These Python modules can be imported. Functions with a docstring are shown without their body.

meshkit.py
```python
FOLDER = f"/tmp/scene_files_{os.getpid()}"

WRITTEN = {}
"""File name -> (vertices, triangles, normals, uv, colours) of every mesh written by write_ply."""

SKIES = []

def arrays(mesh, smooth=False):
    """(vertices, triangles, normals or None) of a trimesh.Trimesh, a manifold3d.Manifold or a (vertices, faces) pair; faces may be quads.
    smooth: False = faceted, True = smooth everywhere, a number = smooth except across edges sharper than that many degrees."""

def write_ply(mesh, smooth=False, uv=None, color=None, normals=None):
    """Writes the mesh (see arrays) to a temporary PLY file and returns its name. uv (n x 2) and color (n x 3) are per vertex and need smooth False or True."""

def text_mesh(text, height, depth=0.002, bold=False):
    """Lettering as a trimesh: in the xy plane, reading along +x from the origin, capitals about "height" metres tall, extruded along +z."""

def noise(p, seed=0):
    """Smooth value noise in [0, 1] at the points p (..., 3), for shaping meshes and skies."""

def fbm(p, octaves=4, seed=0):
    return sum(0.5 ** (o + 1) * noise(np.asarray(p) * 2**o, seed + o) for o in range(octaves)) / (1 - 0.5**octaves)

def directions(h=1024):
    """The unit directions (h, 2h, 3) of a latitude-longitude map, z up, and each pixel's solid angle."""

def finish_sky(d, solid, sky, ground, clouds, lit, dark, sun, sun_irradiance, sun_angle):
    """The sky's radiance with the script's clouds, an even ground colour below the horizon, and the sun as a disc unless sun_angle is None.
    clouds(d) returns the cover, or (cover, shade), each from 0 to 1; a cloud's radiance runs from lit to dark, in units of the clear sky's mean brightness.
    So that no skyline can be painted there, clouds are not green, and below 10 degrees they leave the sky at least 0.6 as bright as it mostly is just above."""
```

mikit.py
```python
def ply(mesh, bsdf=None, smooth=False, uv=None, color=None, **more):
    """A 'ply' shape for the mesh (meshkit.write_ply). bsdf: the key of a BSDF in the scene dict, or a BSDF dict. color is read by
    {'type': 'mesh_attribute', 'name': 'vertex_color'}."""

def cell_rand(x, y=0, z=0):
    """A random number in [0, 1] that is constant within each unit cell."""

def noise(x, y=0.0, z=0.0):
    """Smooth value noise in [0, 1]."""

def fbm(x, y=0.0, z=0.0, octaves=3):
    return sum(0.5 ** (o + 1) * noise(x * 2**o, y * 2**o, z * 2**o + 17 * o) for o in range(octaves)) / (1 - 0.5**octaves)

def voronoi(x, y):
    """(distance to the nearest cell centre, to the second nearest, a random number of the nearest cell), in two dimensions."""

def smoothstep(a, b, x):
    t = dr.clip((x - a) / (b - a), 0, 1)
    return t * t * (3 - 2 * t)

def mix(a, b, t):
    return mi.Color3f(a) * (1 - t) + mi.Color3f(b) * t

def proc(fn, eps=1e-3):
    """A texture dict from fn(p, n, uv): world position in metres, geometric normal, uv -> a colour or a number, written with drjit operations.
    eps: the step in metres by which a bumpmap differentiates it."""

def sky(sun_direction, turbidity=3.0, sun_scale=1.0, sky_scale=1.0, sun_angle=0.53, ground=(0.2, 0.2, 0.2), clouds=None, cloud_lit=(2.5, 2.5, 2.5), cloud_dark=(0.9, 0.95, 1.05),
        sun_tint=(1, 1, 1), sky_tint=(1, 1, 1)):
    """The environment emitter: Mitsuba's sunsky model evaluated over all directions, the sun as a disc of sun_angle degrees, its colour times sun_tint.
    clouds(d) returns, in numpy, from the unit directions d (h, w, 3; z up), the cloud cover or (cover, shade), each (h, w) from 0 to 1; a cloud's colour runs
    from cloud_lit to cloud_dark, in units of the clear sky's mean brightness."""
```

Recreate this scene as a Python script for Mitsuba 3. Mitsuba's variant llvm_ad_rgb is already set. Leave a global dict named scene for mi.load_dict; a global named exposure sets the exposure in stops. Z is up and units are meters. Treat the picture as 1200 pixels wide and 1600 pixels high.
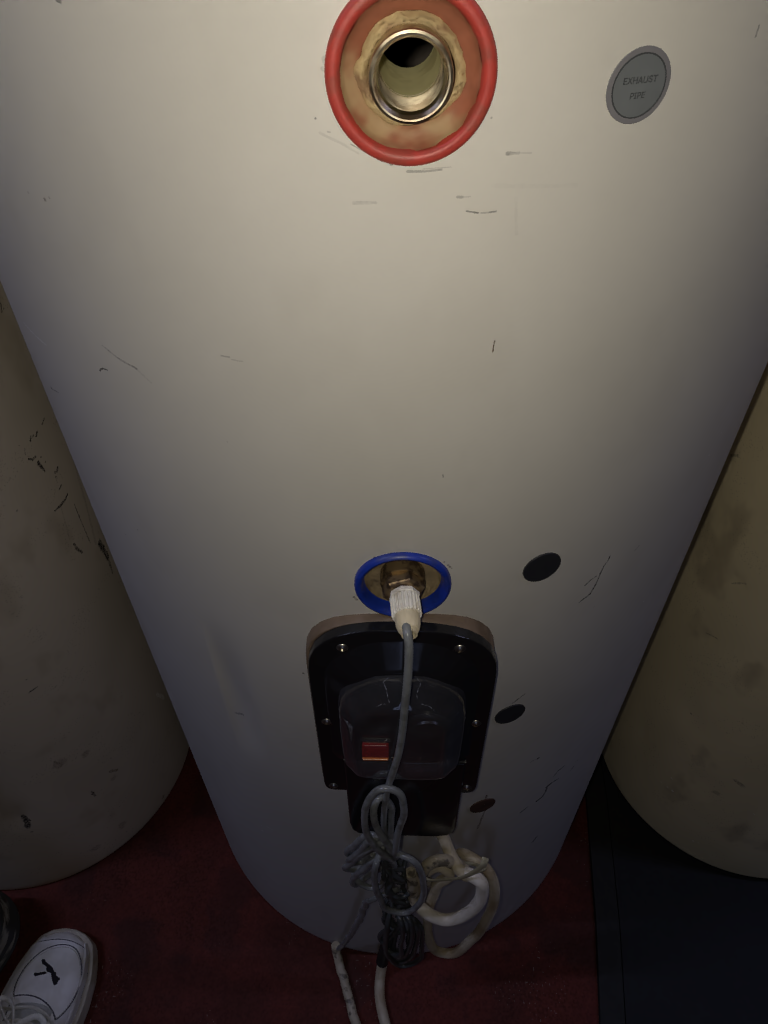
import math, random
import numpy as np, trimesh, manifold3d as m3, drjit as dr, mitsuba as mi, mikit, meshkit
from scipy.interpolate import CubicSpline
from mikit import proc, noise, fbm, smoothstep, mix
T = mi.ScalarTransform4f
rng = np.random.default_rng(7); random.seed(7)
scene, labels = {}, {}

# ------------------------------------------------------------------ camera, light, exposure
# a phone held 1.12 m above the floor, 0.27 m from the tank, tipped 45 degrees down
CAM = np.array([0.0, 0.0, 1.12])
VIEW, UP = np.array([-0.02642, 0.70417, -0.70954]), np.array([-0.01528, 0.70942, 0.70462])
scene['camera'] = {'type': 'perspective', 'fov': 54.902, 'fov_axis': 'x', 'near_clip': 0.02, 'far_clip': 60.0,
                   'to_world': T().look_at(origin=CAM.tolist(), target=(CAM + VIEW).tolist(), up=UP.tolist())}
exposure = 0.0
# the phone's own flash: a small warm disc beside the lens (left of it, shadows fall to the right)
SIDE = np.cross(VIEW, UP)
FL = CAM - 0.014 * SIDE + 0.004 * UP
scene['phone_flash'] = {'type': 'disk', 'to_world': T().look_at(origin=FL.tolist(), target=(FL + VIEW + 0.45*UP).tolist(), up=UP.tolist()) @ T().scale(0.0034),
                        'emitter': {'type': 'area', 'radiance': {'type': 'rgb', 'value': [6400., 5950., 4850.]}}}
labels['phone_flash'] = {'label': 'small round warm phone flash lamp beside the camera lens', 'category': 'flash lamp'}
# dull daylight from the open doorway behind the photographer
scene['doorway'] = {'type': 'rectangle', 'to_world': T().look_at(origin=[0.03, -2.6, 1.05], target=[0.03, 0.5, 1.05], up=[0, 0, 1]) @ T().scale([0.20, 1.0, 1]),
                    'emitter': {'type': 'area', 'radiance': {'type': 'rgb', 'value': [0.34, 0.41, 0.70]}}}
labels['doorway'] = {'label': 'doorway with dull bluish daylight behind the photographer', 'category': 'doorway'}
# two cool fluorescent tubes under the ceiling, left and right; the left one is the stronger
for key, x, y, z, v, where in (('tube_lamp', -1.35, -0.02, 2.40, [62., 68., 108.], 'left'), ('tube_lamp_001', 1.60, 0.20, 2.15, [34., 36., 60.], 'right')):
    scene[key] = {'type': 'cylinder', 'p0': [x - 0.45, y, z], 'p1': [x + 0.45, y, z], 'radius': 0.014, 'emitter': {'type': 'area', 'radiance': {'type': 'rgb', 'value': v}}}
    labels[key] = {'label': f'cool fluorescent tube lamp under the ceiling to the {where} of the photographer', 'category': 'tube lamp', 'group': 'ceiling tube lamps'}

# ------------------------------------------------------------------ helpers
def numbered(key):
    if key not in scene and key not in labels: return key
    k = 1
    while f'{key}_{k:03d}' in scene or f'{key}_{k:03d}' in labels: k += 1
    return f'{key}_{k:03d}'
def put(name, mesh, bsdf, parent=None, smooth=40, label=None, cat=None, kind=None, group=None):
    key = numbered((parent + '__' if parent else '') + name)
    scene[key] = mikit.ply(mesh, bsdf, smooth=smooth)
    d = {}
    if label: d['label'] = label
    if cat: d['category'] = cat
    if kind: d['kind'] = kind
    if group: d['group'] = group
    if d: labels[key] = d
    return key
def thing(name, label, cat, group=None):
    key = numbered(name); labels[key] = {'label': label, 'category': cat}
    if group: labels[key]['group'] = group
    return key
def tm(v, f): return trimesh.Trimesh(np.asarray(v, float), np.asarray(f, int), process=False)
def cat_(*ms): return trimesh.util.concatenate(ms)
def xf(mesh, M):
    m = mesh.copy(); m.apply_transform(M)
    return m
def to_man(mesh): return m3.Manifold(m3.Mesh(np.asarray(mesh.vertices, np.float32), np.asarray(mesh.faces, np.uint32)))
def from_man(m):
    q = m.to_mesh(); return tm(q.vert_properties[:, :3], q.tri_verts)
def lathe(profile, n=96, close=False, wob=None):
    """profile (r, h) revolved about +z"""
    p = np.asarray(profile, float); a = np.arange(n) * 2 * np.pi / n
    v = np.stack([np.outer(np.cos(a), p[:, 0]), np.outer(np.sin(a), p[:, 0]), np.tile(p[:, 1], (n, 1))], -1)
    if wob is not None: v = wob(v)
    k = len(p); f = []
    for i in range(n):
        j = (i + 1) % n
        for s in range(k if close else k - 1):
            t = (s + 1) % k
            f += [[i*k+s, j*k+s, j*k+t], [i*k+s, j*k+t, i*k+t]]
    return tm(v.reshape(-1, 3), f)
def sweep(path, r, n=12, step=0.003, flat=None, wob=0.0, seed=0, smoothpath=True):
    """a round tube along a smooth path; flat=(a, b) makes the section a flat ellipse"""
    p = np.asarray(path, float)
    d = np.r_[0, np.cumsum(np.linalg.norm(np.diff(p, axis=0), axis=1))]
    cs = CubicSpline(d, p) if smoothpath and len(p) > 2 else None
    m = max(3, int(d[-1] / step)); t = np.linspace(0, d[-1], m)
    q = cs(t) if cs is not None else np.stack([np.interp(t, d, p[:, k]) for k in range(3)], 1)
    if wob: q = q + wob * (np.stack([meshkit.fbm(np.c_[t * 60, 0*t + 7 * k, 0*t + seed], 3, seed + k) for k in range(3)], 1) - 0.5)
    tan = np.gradient(q, axis=0); tan /= np.linalg.norm(tan, axis=1, keepdims=True)
    u = np.cross(tan[0], [0.3, 0.9, 0.2]); u /= np.linalg.norm(u)
    a = np.arange(n) * 2 * np.pi / n; V = []
    ra, rb = flat or (r, r)
    for i in range(m):
        u = u - tan[i] * (u @ tan[i]); u /= np.linalg.norm(u); w = np.cross(tan[i], u)
        k = 1.0
        V.append(q[i] + k * (ra * np.outer(np.cos(a), u) + rb * np.outer(np.sin(a), w)))
    V = np.concatenate(V + [q[:1], q[-1:]]); f = []
    for i in range(m - 1):
        for j in range(n):
            b = (j + 1) % n
            f += [[i*n+j, i*n+b, (i+1)*n+b], [i*n+j, (i+1)*n+b, (i+1)*n+j]]
    for j in range(n):
        b = (j + 1) % n
        f += [[m*n, b, j], [m*n+1, (m-1)*n+j, (m-1)*n+b]]
    return tm(V, f)
def resample(poly, n, closed=True):
    p = np.asarray(poly, float); p = np.vstack([p, p[:1]]) if closed else p
    d = np.r_[0, np.cumsum(np.linalg.norm(np.diff(p, axis=0), axis=1))]
    t = np.linspace(0, d[-1], n, endpoint=not closed)
    return np.stack([np.interp(t, d, p[:, k]) for k in range(2)], 1)
def rounded(poly, r, n=160):
    from shapely.geometry import Polygon
    g = Polygon(poly).buffer(-r, 16).buffer(r, 16)
    return resample(np.array(g.exterior.coords)[:-1][::1], n)
def loft(outline, profile, back=True):
    """profile: list of (inset, height); outline (n, 2) -> solid in (u, v, h), front cap at the last ring"""
    p = np.asarray(outline, float)
    area = 0.5 * np.sum(p[:, 0] * np.roll(p[:, 1], -1) - p[:, 1] * np.roll(p[:, 0], -1))
    if area < 0: p = p[::-1]
    t = np.roll(p, -1, 0) - np.roll(p, 1, 0); t /= np.linalg.norm(t, axis=1, keepdims=True)
    nin = np.stack([-t[:, 1], t[:, 0]], 1); n = len(p); V, f = [], []
    for ins, h in profile: V.append(np.c_[p + nin * ins, np.full(n, h)])
    for s in range(len(profile) - 1):
        for i in range(n):
            j = (i + 1) % n
            f += [[s*n+i, s*n+j, (s+1)*n+j], [s*n+i, (s+1)*n+j, (s+1)*n+i]]
    k = len(profile)
    V = np.concatenate(V); c1 = len(V)
    V = np.vstack([V, [*V[(k-1)*n:k*n].mean(0)], [*V[:n].mean(0)]])
    for i in range(n):
        j = (i + 1) % n
        f.append([(k-1)*n+i, (k-1)*n+j, c1])
        if back: f.append([j, i, c1+1])
    return tm(V, f)
def loft_star(outline, profile, back=True, n=360):
    """as loft, but with true insets (no crossing at tight corners) for outlines that are star-shaped about their middle"""
    from shapely.geometry import Polygon
    g = Polygon(outline); c = np.array(g.centroid.coords[0]); ang = (np.arange(n) + 0.5) * 2 * np.pi / n - np.pi; V = []
    for ins, hh in profile:
        q = np.array(g.buffer(-ins, 24).exterior.coords)[:-1]; q = resample(q, 4000) - c
        o = np.argsort(np.arctan2(q[:, 1], q[:, 0])); a, r = np.arctan2(q[:, 1], q[:, 0])[o], np.hypot(q[:, 0], q[:, 1])[o]
        rr = np.interp(ang, a, r, period=2 * np.pi)
        V.append(np.c_[c[0] + rr * np.cos(ang), c[1] + rr * np.sin(ang), np.full(n, hh)])
    kk, f = len(profile), []
    for s in range(kk - 1):
        for i in range(n):
            j = (i + 1) % n; f += [[s*n+i, s*n+j, (s+1)*n+j], [s*n+i, (s+1)*n+j, (s+1)*n+i]]
    V = np.concatenate(V); V = np.vstack([V, [*c, profile[-1][1]], [*c, profile[0][1]]])
    for i in range(n):
        j = (i + 1) % n; f.append([(kk-1)*n+i, (kk-1)*n+j, kk*n])
        if back: f.append([j, i, kk*n+1])
    return tm(V, f)
def uvh(mesh, y0):
    """(u, v, h) -> world: u along x, v up, h towards the camera from the plane y = y0"""
    v = np.asarray(mesh.vertices); return tm(np.c_[v[:, 0], y0 - v[:, 2], v[:, 1]], mesh.faces)   # a proper rotation
def cylinder_shell(R, H, bev, dents=(), top=0.05, n=480, dz=0.012, base=0.0):
    """a closed upright tank, standing on z = base, as a fine grid; dents: (arc, z, half width, half height, depth)"""
    zs = [base, base + bev * 0.25, base + bev] + list(np.arange(base + bev + dz, H - top, dz)) + [H - top]
    rs = [R - bev, R - bev * 0.25, R] + [R] * (len(zs) - 3)
    for k in range(1, 9): zs.append(H - top + top * math.sin(k * math.pi / 16)); rs.append(R * (0.25 + 0.75 * math.cos(k * math.pi / 16)))
    th = np.arange(n) * 2 * np.pi / n - np.pi; V = []
    for z, r in zip(zs, rs):
        rr = np.full(n, r)
        for s, dzc, a, b, dep in dents:
            e = ((th * R - s) / a) ** 2 + ((z - dzc) / b) ** 2
            if dep < 0:   # a knock with one abrupt edge, easing out to the right
                u = np.clip((th * R - s + a) / (2 * a), 0, 1)
                rr += dep * 6.75 * u * (1 - u) ** 2 * max(0.0, 1 - ((z - dzc) / b) ** 2) ** 1.5
            else: rr -= dep * np.exp(-e * 1.2)
        V.append(np.stack([rr * np.sin(th), -rr * np.cos(th), np.full(n, z)], 1))
    k = len(zs); V = np.concatenate(V); V = np.vstack([V, [0, 0, zs[0]], [0, 0, zs[-1]]]); f = []
    for s in range(k - 1):
        i = np.arange(n); j = (i + 1) % n
        f.append(np.stack([s*n+i, s*n+j, (s+1)*n+j], 1)); f.append(np.stack([s*n+i, (s+1)*n+j, (s+1)*n+i], 1))
    i = np.arange(n); j = (i + 1) % n
    f.append(np.stack([j, i, np.full(n, k*n)], 1)); f.append(np.stack([(k-1)*n+i, (k-1)*n+j, np.full(n, k*n+1)], 1))
    return tm(V, np.concatenate(f))
def shift(mesh, x, y, z=0.0): return tm(np.asarray(mesh.vertices) + [x, y, z], mesh.faces)

# positions (metres): axis of each tank and its radius
AX, R = (-0.0077, 0.5545), 0.28
LAX, LR = (-0.565, 0.565), 0.224
RAX, RR = (0.524, 0.586), 0.2055
def on_tank(s, z, out=0.0):
    th = s / R
    return np.array([AX[0] + (R + out) * math.sin(th), AX[1] - (R + out) * math.cos(th), z])
def tank_frame(s, z, out=0.0):
    """matrix taking local x to the right, y up, z outwards, at a spot on the tank"""
    th = s / R; M = np.eye(4)
    M[:3, 0] = [math.cos(th), math.sin(th), 0]; M[:3, 1] = [0, 0, 1]; M[:3, 2] = [math.sin(th), -math.cos(th), 0]; M[:3, 3] = on_tank(s, z, out)
    return M
def wrap(mesh, s0, z0, out):
    """a thin (u, v, h) mesh laid on the tank's curved skin"""
    v = np.asarray(mesh.vertices); return tm([on_tank(s0 + a, z0 + b, out + h) for a, b, h in v], mesh.faces)

# where scratches and chips lie on each tank: arc, height, arc, height, half width, strength, 0 dark / 1 brown / 2 pale; and the runs of the cables
MARKS_MAIN=[(0.0073,1.0175,0.0131,1.0174,0.00046,0.45,0),(0.0131,1.0174,0.0195,1.018,0.00046,0.45,0),(0.0126,1.0183,0.0229,1.0188,0.00023,0.25,0),(0.043,1.0226,0.0472,1.0226,0.00057,0.42,0),(0.0472,1.0226,0.0517,1.0223,0.00034,0.15,0),(-0.0125,1.006,-0.0044,1.0062,0.00059,0.18,0),(0.0259,1.008,0.0276,1.0079,0.00047,0.35,0),(0.0276,1.0079,0.0307,1.008,0.00024,0.2,0),(0.0296,1.0026,0.0319,1.0022,0.00036,0.75,0),(0.0319,1.0022,0.0341,1.0017,0.00036,0.75,0),(0.0353,1.0016,0.0385,1.0017,0.00036,0.3,0),(0.0385,1.0017,0.0409,1.002,0.00036,0.55,0),(0.0387,1.0116,0.0559,1.0103,0.00082,0.035,0),(0.0559,1.0103,0.0711,1.0093,0.00082,0.035,0),(0.048,1.0064,0.0499,0.9927,0.0006,0.06,0),(0.0461,0.9453,0.0458,0.9428,0.00041,0.9,1),(0.0458,0.9428,0.0458,0.9402,0.00041,0.9,1),(-0.0129,1.0267,-0.0068,1.0236,0.00023,0.5,1),(-0.0068,1.0236,-0.0012,1.021,0.00023,0.5,1),(-0.0236,1.0301,-0.0158,1.0267,0.00045,0.13,0),(-0.0158,1.0267,-0.0103,1.0236,0.00045,0.13,0),(-0.0248,1.0348,-0.0248,1.0348,0.00055,0.7,0),(-0.0207,1.0529,-0.0205,1.0518,0.00084,0.45,0),(-0.0213,1.0501,-0.0213,1.0501,0.00074,0.4,0),(0.0013,1.0215,0.0016,1.0204,0.00068,0.8,1),(-0.0035,1.0221,0.0002,1.021,0.00057,0.6,1),(0.0002,1.021,0.0025,1.021,0.00057,0.6,1),(-0.1508,0.9182,-0.1412,0.9139,0.00064,0.4,0),(-0.1412,0.9139,-0.1302,0.9115,0.00064,0.4,0),(-0.1302,0.9115,-0.1226,0.9055,0.00063,0.15,0),(-0.1603,0.8994,-0.1592,0.901,0.00042,0.85,0),(-0.1592,0.901,-0.1567,0.9024,0.00042,0.85,0),(-0.1567,0.9024,-0.1536,0.9027,0.00042,0.85,0),(-0.2406,0.8504,-0.2406,0.8504,0.00099,0.6,0),(-0.2414,0.8495,-0.2267,0.8546,0.0005,0.35,0),(-0.2454,0.8939,-0.2284,0.8934,0.00047,0.6,2),(-0.2284,0.8934,-0.2143,0.8935,0.00047,0.6,2),(-0.0772,0.932,-0.0733,0.932,0.00058,0.25,0),(-0.0719,0.9309,-0.0669,0.9308,0.00044,0.22,0),(-0.0208,1.0306,-0.0199,1.0304,0.00034,0.3,0),(0.1283,0.733,0.1359,0.7376,0.00055,0.95,0),(0.1359,0.7376,0.1385,0.746,0.00055,0.95,0),(0.1385,0.746,0.1396,0.7564,0.00055,0.95,0),(0.1396,0.7564,0.1409,0.7632,0.00055,0.95,0),(0.1409,0.7632,0.143,0.767,0.00055,0.95,0),(0.143,0.767,0.1435,0.771,0.00055,0.95,0),(0.1291,0.7498,0.1323,0.7533,0.00053,0.85,0),(0.1323,0.7533,0.1368,0.7554,0.00053,0.85,0),(0.0929,0.6275,0.0975,0.6324,0.00072,0.6,0),(0.0989,0.6334,0.1012,0.6358,0.00071,0.5,0),(0.0939,0.6279,0.1016,0.6364,0.00036,0.5,0),(0.1313,0.3977,0.1386,0.4036,0.00125,0.8,0),(0.1489,0.4055,0.1555,0.4083,0.00188,0.95,0),(0.1555,0.4083,0.1585,0.4178,0.0011,0.8,0),(0.1585,0.4178,0.1581,0.4281,0.0011,0.8,0),(0.1581,0.4281,0.1632,0.4307,0.0011,0.8,0),(0.1632,0.4307,0.1717,0.429,0.0011,0.8,0),(0.1581,0.4281,0.1625,0.4301,0.00185,0.9,0),(0.1634,0.4454,0.1651,0.4489,0.00121,0.6,0),(0.1678,0.4511,0.1738,0.4535,0.00151,0.75,0),(0.1898,0.426,0.1926,0.4293,0.00126,0.5,0),(0.1939,0.4384,0.1965,0.4391,0.00093,0.4,0),(0.1257,0.5091,0.1301,0.5102,0.00084,0.4,0),(0.1335,0.5096,0.1335,0.5096,0.00168,0.8,0),(0.1664,0.2803,0.1696,0.2885,0.00213,0.7,0),(0.1434,0.7194,0.1434,0.7194,0.00086,0.3,0),(0.1668,0.7632,0.1694,0.7659,0.00062,0.3,0),(-0.0083,0.8069,-0.0083,0.8069,0.00072,0.8,1),(0.0004,0.8099,0.0014,0.811,0.00072,0.7,1),(-0.0213,0.7698,-0.0198,0.7675,0.00077,0.7,1),(0.0312,0.8022,0.0312,0.8022,0.00073,0.6,1),(0.0348,0.7973,0.0348,0.7973,0.00092,0.8,1),(0.0271,0.8037,0.0298,0.8012,0.00036,0.4,1),(0.0336,0.7992,0.036,0.7961,0.00055,0.5,1),(0.0272,0.8692,0.0276,0.8679,0.00048,0.5,0),(0.2261,0.8301,0.2261,0.8301,0.00079,0.7,2),(0.22,0.8156,0.22,0.8156,0.0006,0.5,2),(0.2191,0.8066,0.2191,0.8066,0.00051,0.4,2),(0.2059,0.6805,0.2059,0.6805,0.00095,0.6,2),(0.0869,0.4726,0.0877,0.4518,0.00114,0.7,1),(0.0877,0.4518,0.0884,0.4373,0.00114,0.7,1),(0.0884,0.4373,0.0865,0.4168,0.00119,0.55,1),(0.0865,0.4168,0.0847,0.3999,0.00119,0.55,1),(-0.1586,0.9889,-0.1586,0.9889,0.00083,0.5,1),(-0.1547,0.9905,-0.1547,0.9905,0.00055,0.35,1),(-0.17,0.9893,-0.17,0.9893,0.00056,0.25,1),(0.1343,1.0555,0.1342,1.0524,0.00056,0.5,0),(-0.1169,1.065,-0.1153,1.0647,0.00055,0.5,0),(-0.1341,0.5712,-0.1271,0.5739,0.00132,0.5,0),(-0.1445,0.3184,-0.1445,0.3184,0.00171,0.55,2),(-0.1343,0.3415,-0.1286,0.3417,0.00167,0.4,2),(-0.1436,0.3348,-0.1436,0.3348,0.00135,0.4,2),(0.0169,0.7273,0.0169,0.7273,0.00061,0.3,1),(-0.0553,0.7076,-0.0553,0.7076,0.00064,0.8,1),(-0.0608,0.6762,-0.0608,0.6762,0.00089,0.8,1),(-0.0834,0.8799,-0.0834,0.8799,0.00049,0.3,0),(-0.1794,0.7671,-0.1794,0.7671,0.00084,0.5,0),(-0.2011,0.7478,-0.2011,0.7478,0.00066,0.4,0),(0.036,1.0347,0.036,1.0347,0.00033,0.4,0)]
MARKS_LEFT=[(0.3334,0.6879,0.328,0.6861,0.00106,0.8,0),(0.3171,0.6848,0.3143,0.6824,0.0012,0.8,0),(0.3077,0.6877,0.3055,0.6841,0.00118,0.8,0),(0.3082,0.685,0.3109,0.6858,0.00089,0.6,0),(0.2945,0.6707,0.2982,0.6668,0.00134,0.9,0),(0.2982,0.6668,0.3022,0.6666,0.00134,0.9,0),(0.3087,0.6611,0.3087,0.6611,0.00122,0.6,0),(0.3029,0.6588,0.3042,0.652,0.00182,0.95,0),(0.3042,0.652,0.3059,0.6456,0.00122,0.9,0),(0.3113,0.6524,0.3113,0.6524,0.00092,0.7,0),(0.3233,0.6344,0.3203,0.632,0.00142,0.9,0),(0.3175,0.6336,0.3175,0.6336,0.00158,0.8,0),(0.3158,0.6291,0.3158,0.6291,0.00158,0.6,0),(0.3174,0.6156,0.314,0.6144,0.00144,0.7,0),(0.3207,0.6,0.3152,0.598,0.00131,0.95,0),(0.3152,0.598,0.3068,0.5988,0.00131,0.95,0),(0.3068,0.5988,0.297,0.6001,0.00131,0.95,0),(0.3247,0.5824,0.3241,0.5571,0.00083,0.6,0),(0.3241,0.5571,0.324,0.5239,0.00083,0.6,0),(0.3018,0.5457,0.3024,0.538,0.00169,0.8,0),(0.3024,0.538,0.3067,0.5272,0.00169,0.8,0),(0.2911,0.6897,0.2911,0.6897,0.00087,0.5,0),(0.295,0.6834,0.2933,0.6771,0.00059,0.4,0),(0.2599,0.6351,0.2599,0.6351,0.00119,0.7,0),(0.3382,0.5063,0.3412,0.4944,0.00397,0.9,0),(0.3412,0.4944,0.3424,0.4798,0.00329,0.9,0),(0.3424,0.4798,0.3397,0.4544,0.00185,0.6,0),(0.3396,0.8051,0.3368,0.7989,0.00108,0.8,0),(0.3409,0.7996,0.3409,0.7996,0.00081,0.6,0),(0.1842,0.4193,0.1934,0.4199,0.00086,0.8,0),(0.1883,0.44,0.1883,0.44,0.00119,0.7,0),(0.1695,0.2745,0.1695,0.2745,0.00851,0.35,1),(0.1663,0.2839,0.1701,0.2688,0.00192,0.5,1),(0.199,0.2571,0.199,0.2571,0.00558,0.35,1),(0.2128,0.1874,0.2211,0.1771,0.00212,0.55,1),(0.2128,0.1685,0.2128,0.1685,0.00515,0.25,1),(0.1814,0.1724,0.1814,0.1724,0.00252,0.8,0),(0.1814,0.1782,0.1827,0.1646,0.00168,0.6,0),(0.1025,0.2018,0.1019,0.1907,0.00359,0.95,0),(0.1019,0.1907,0.099,0.1776,0.00359,0.95,0),(0.1024,0.2058,0.1046,0.1898,0.00238,0.9,0),(0.099,0.1634,0.099,0.1634,0.00164,0.6,0),(0.3553,0.633,0.3424,0.563,0.00196,0.18,0),(0.3424,0.563,0.3319,0.5132,0.00196,0.18,0),(0.1894,0.0537,0.1894,0.0537,0.00734,0.3,1),(0.2599,0.0171,0.2599,0.0171,0.00341,0.6,1),(0.1472,0.045,0.1472,0.045,0.00635,0.3,1),(0.3267,0.2055,0.3383,0.1776,0.0027,0.5,2),(0.2991,0.5585,0.3065,0.5982,0.001,0.15,0)]
MARKS_RIGHT=[(-0.1814,0.1615,-0.1814,0.1615,0.00172,0.8,2),(-0.173,0.1386,-0.173,0.1386,0.00174,0.8,2),(-0.191,0.1351,-0.191,0.1351,0.00132,0.4,2),(-0.1808,0.1371,-0.1808,0.1371,0.00131,0.4,2),(-0.1865,-0.0431,-0.1865,-0.0431,0.00148,0.6,2),(-0.1804,-0.043,-0.1804,-0.043,0.00147,0.5,2),(-0.119,0.0597,-0.119,0.0597,0.00179,0.8,2),(-0.1126,0.0622,-0.1126,0.0622,0.00134,0.5,2),(-0.0823,0.1938,-0.0823,0.1938,0.0012,0.6,2),(-0.0459,-0.0045,-0.0459,-0.0045,0.00137,0.5,2),(-0.0359,-0.0003,-0.0359,-0.0003,0.00182,0.6,2),(-0.0064,-0.0123,-0.0064,-0.0123,0.00183,0.6,2),(-0.1186,0.2449,-0.1137,0.2438,0.0039,0.4,0),(-0.1304,0.1969,-0.1304,0.1969,0.00489,0.35,0),(-0.297,0.6421,-0.2865,0.6503,0.00126,0.4,0),(-0.2013,0.3024,-0.2013,0.3024,0.00195,0.5,0),(-0.1665,0.2345,-0.1665,0.2345,0.01008,0.15,1),(-0.1491,0.3534,-0.1491,0.3534,0.00145,0.3,0),(-0.229,0.5236,-0.216,0.5377,0.00099,0.35,0),(-0.229,0.4359,-0.2155,0.4432,0.00107,0.35,0)]
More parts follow.
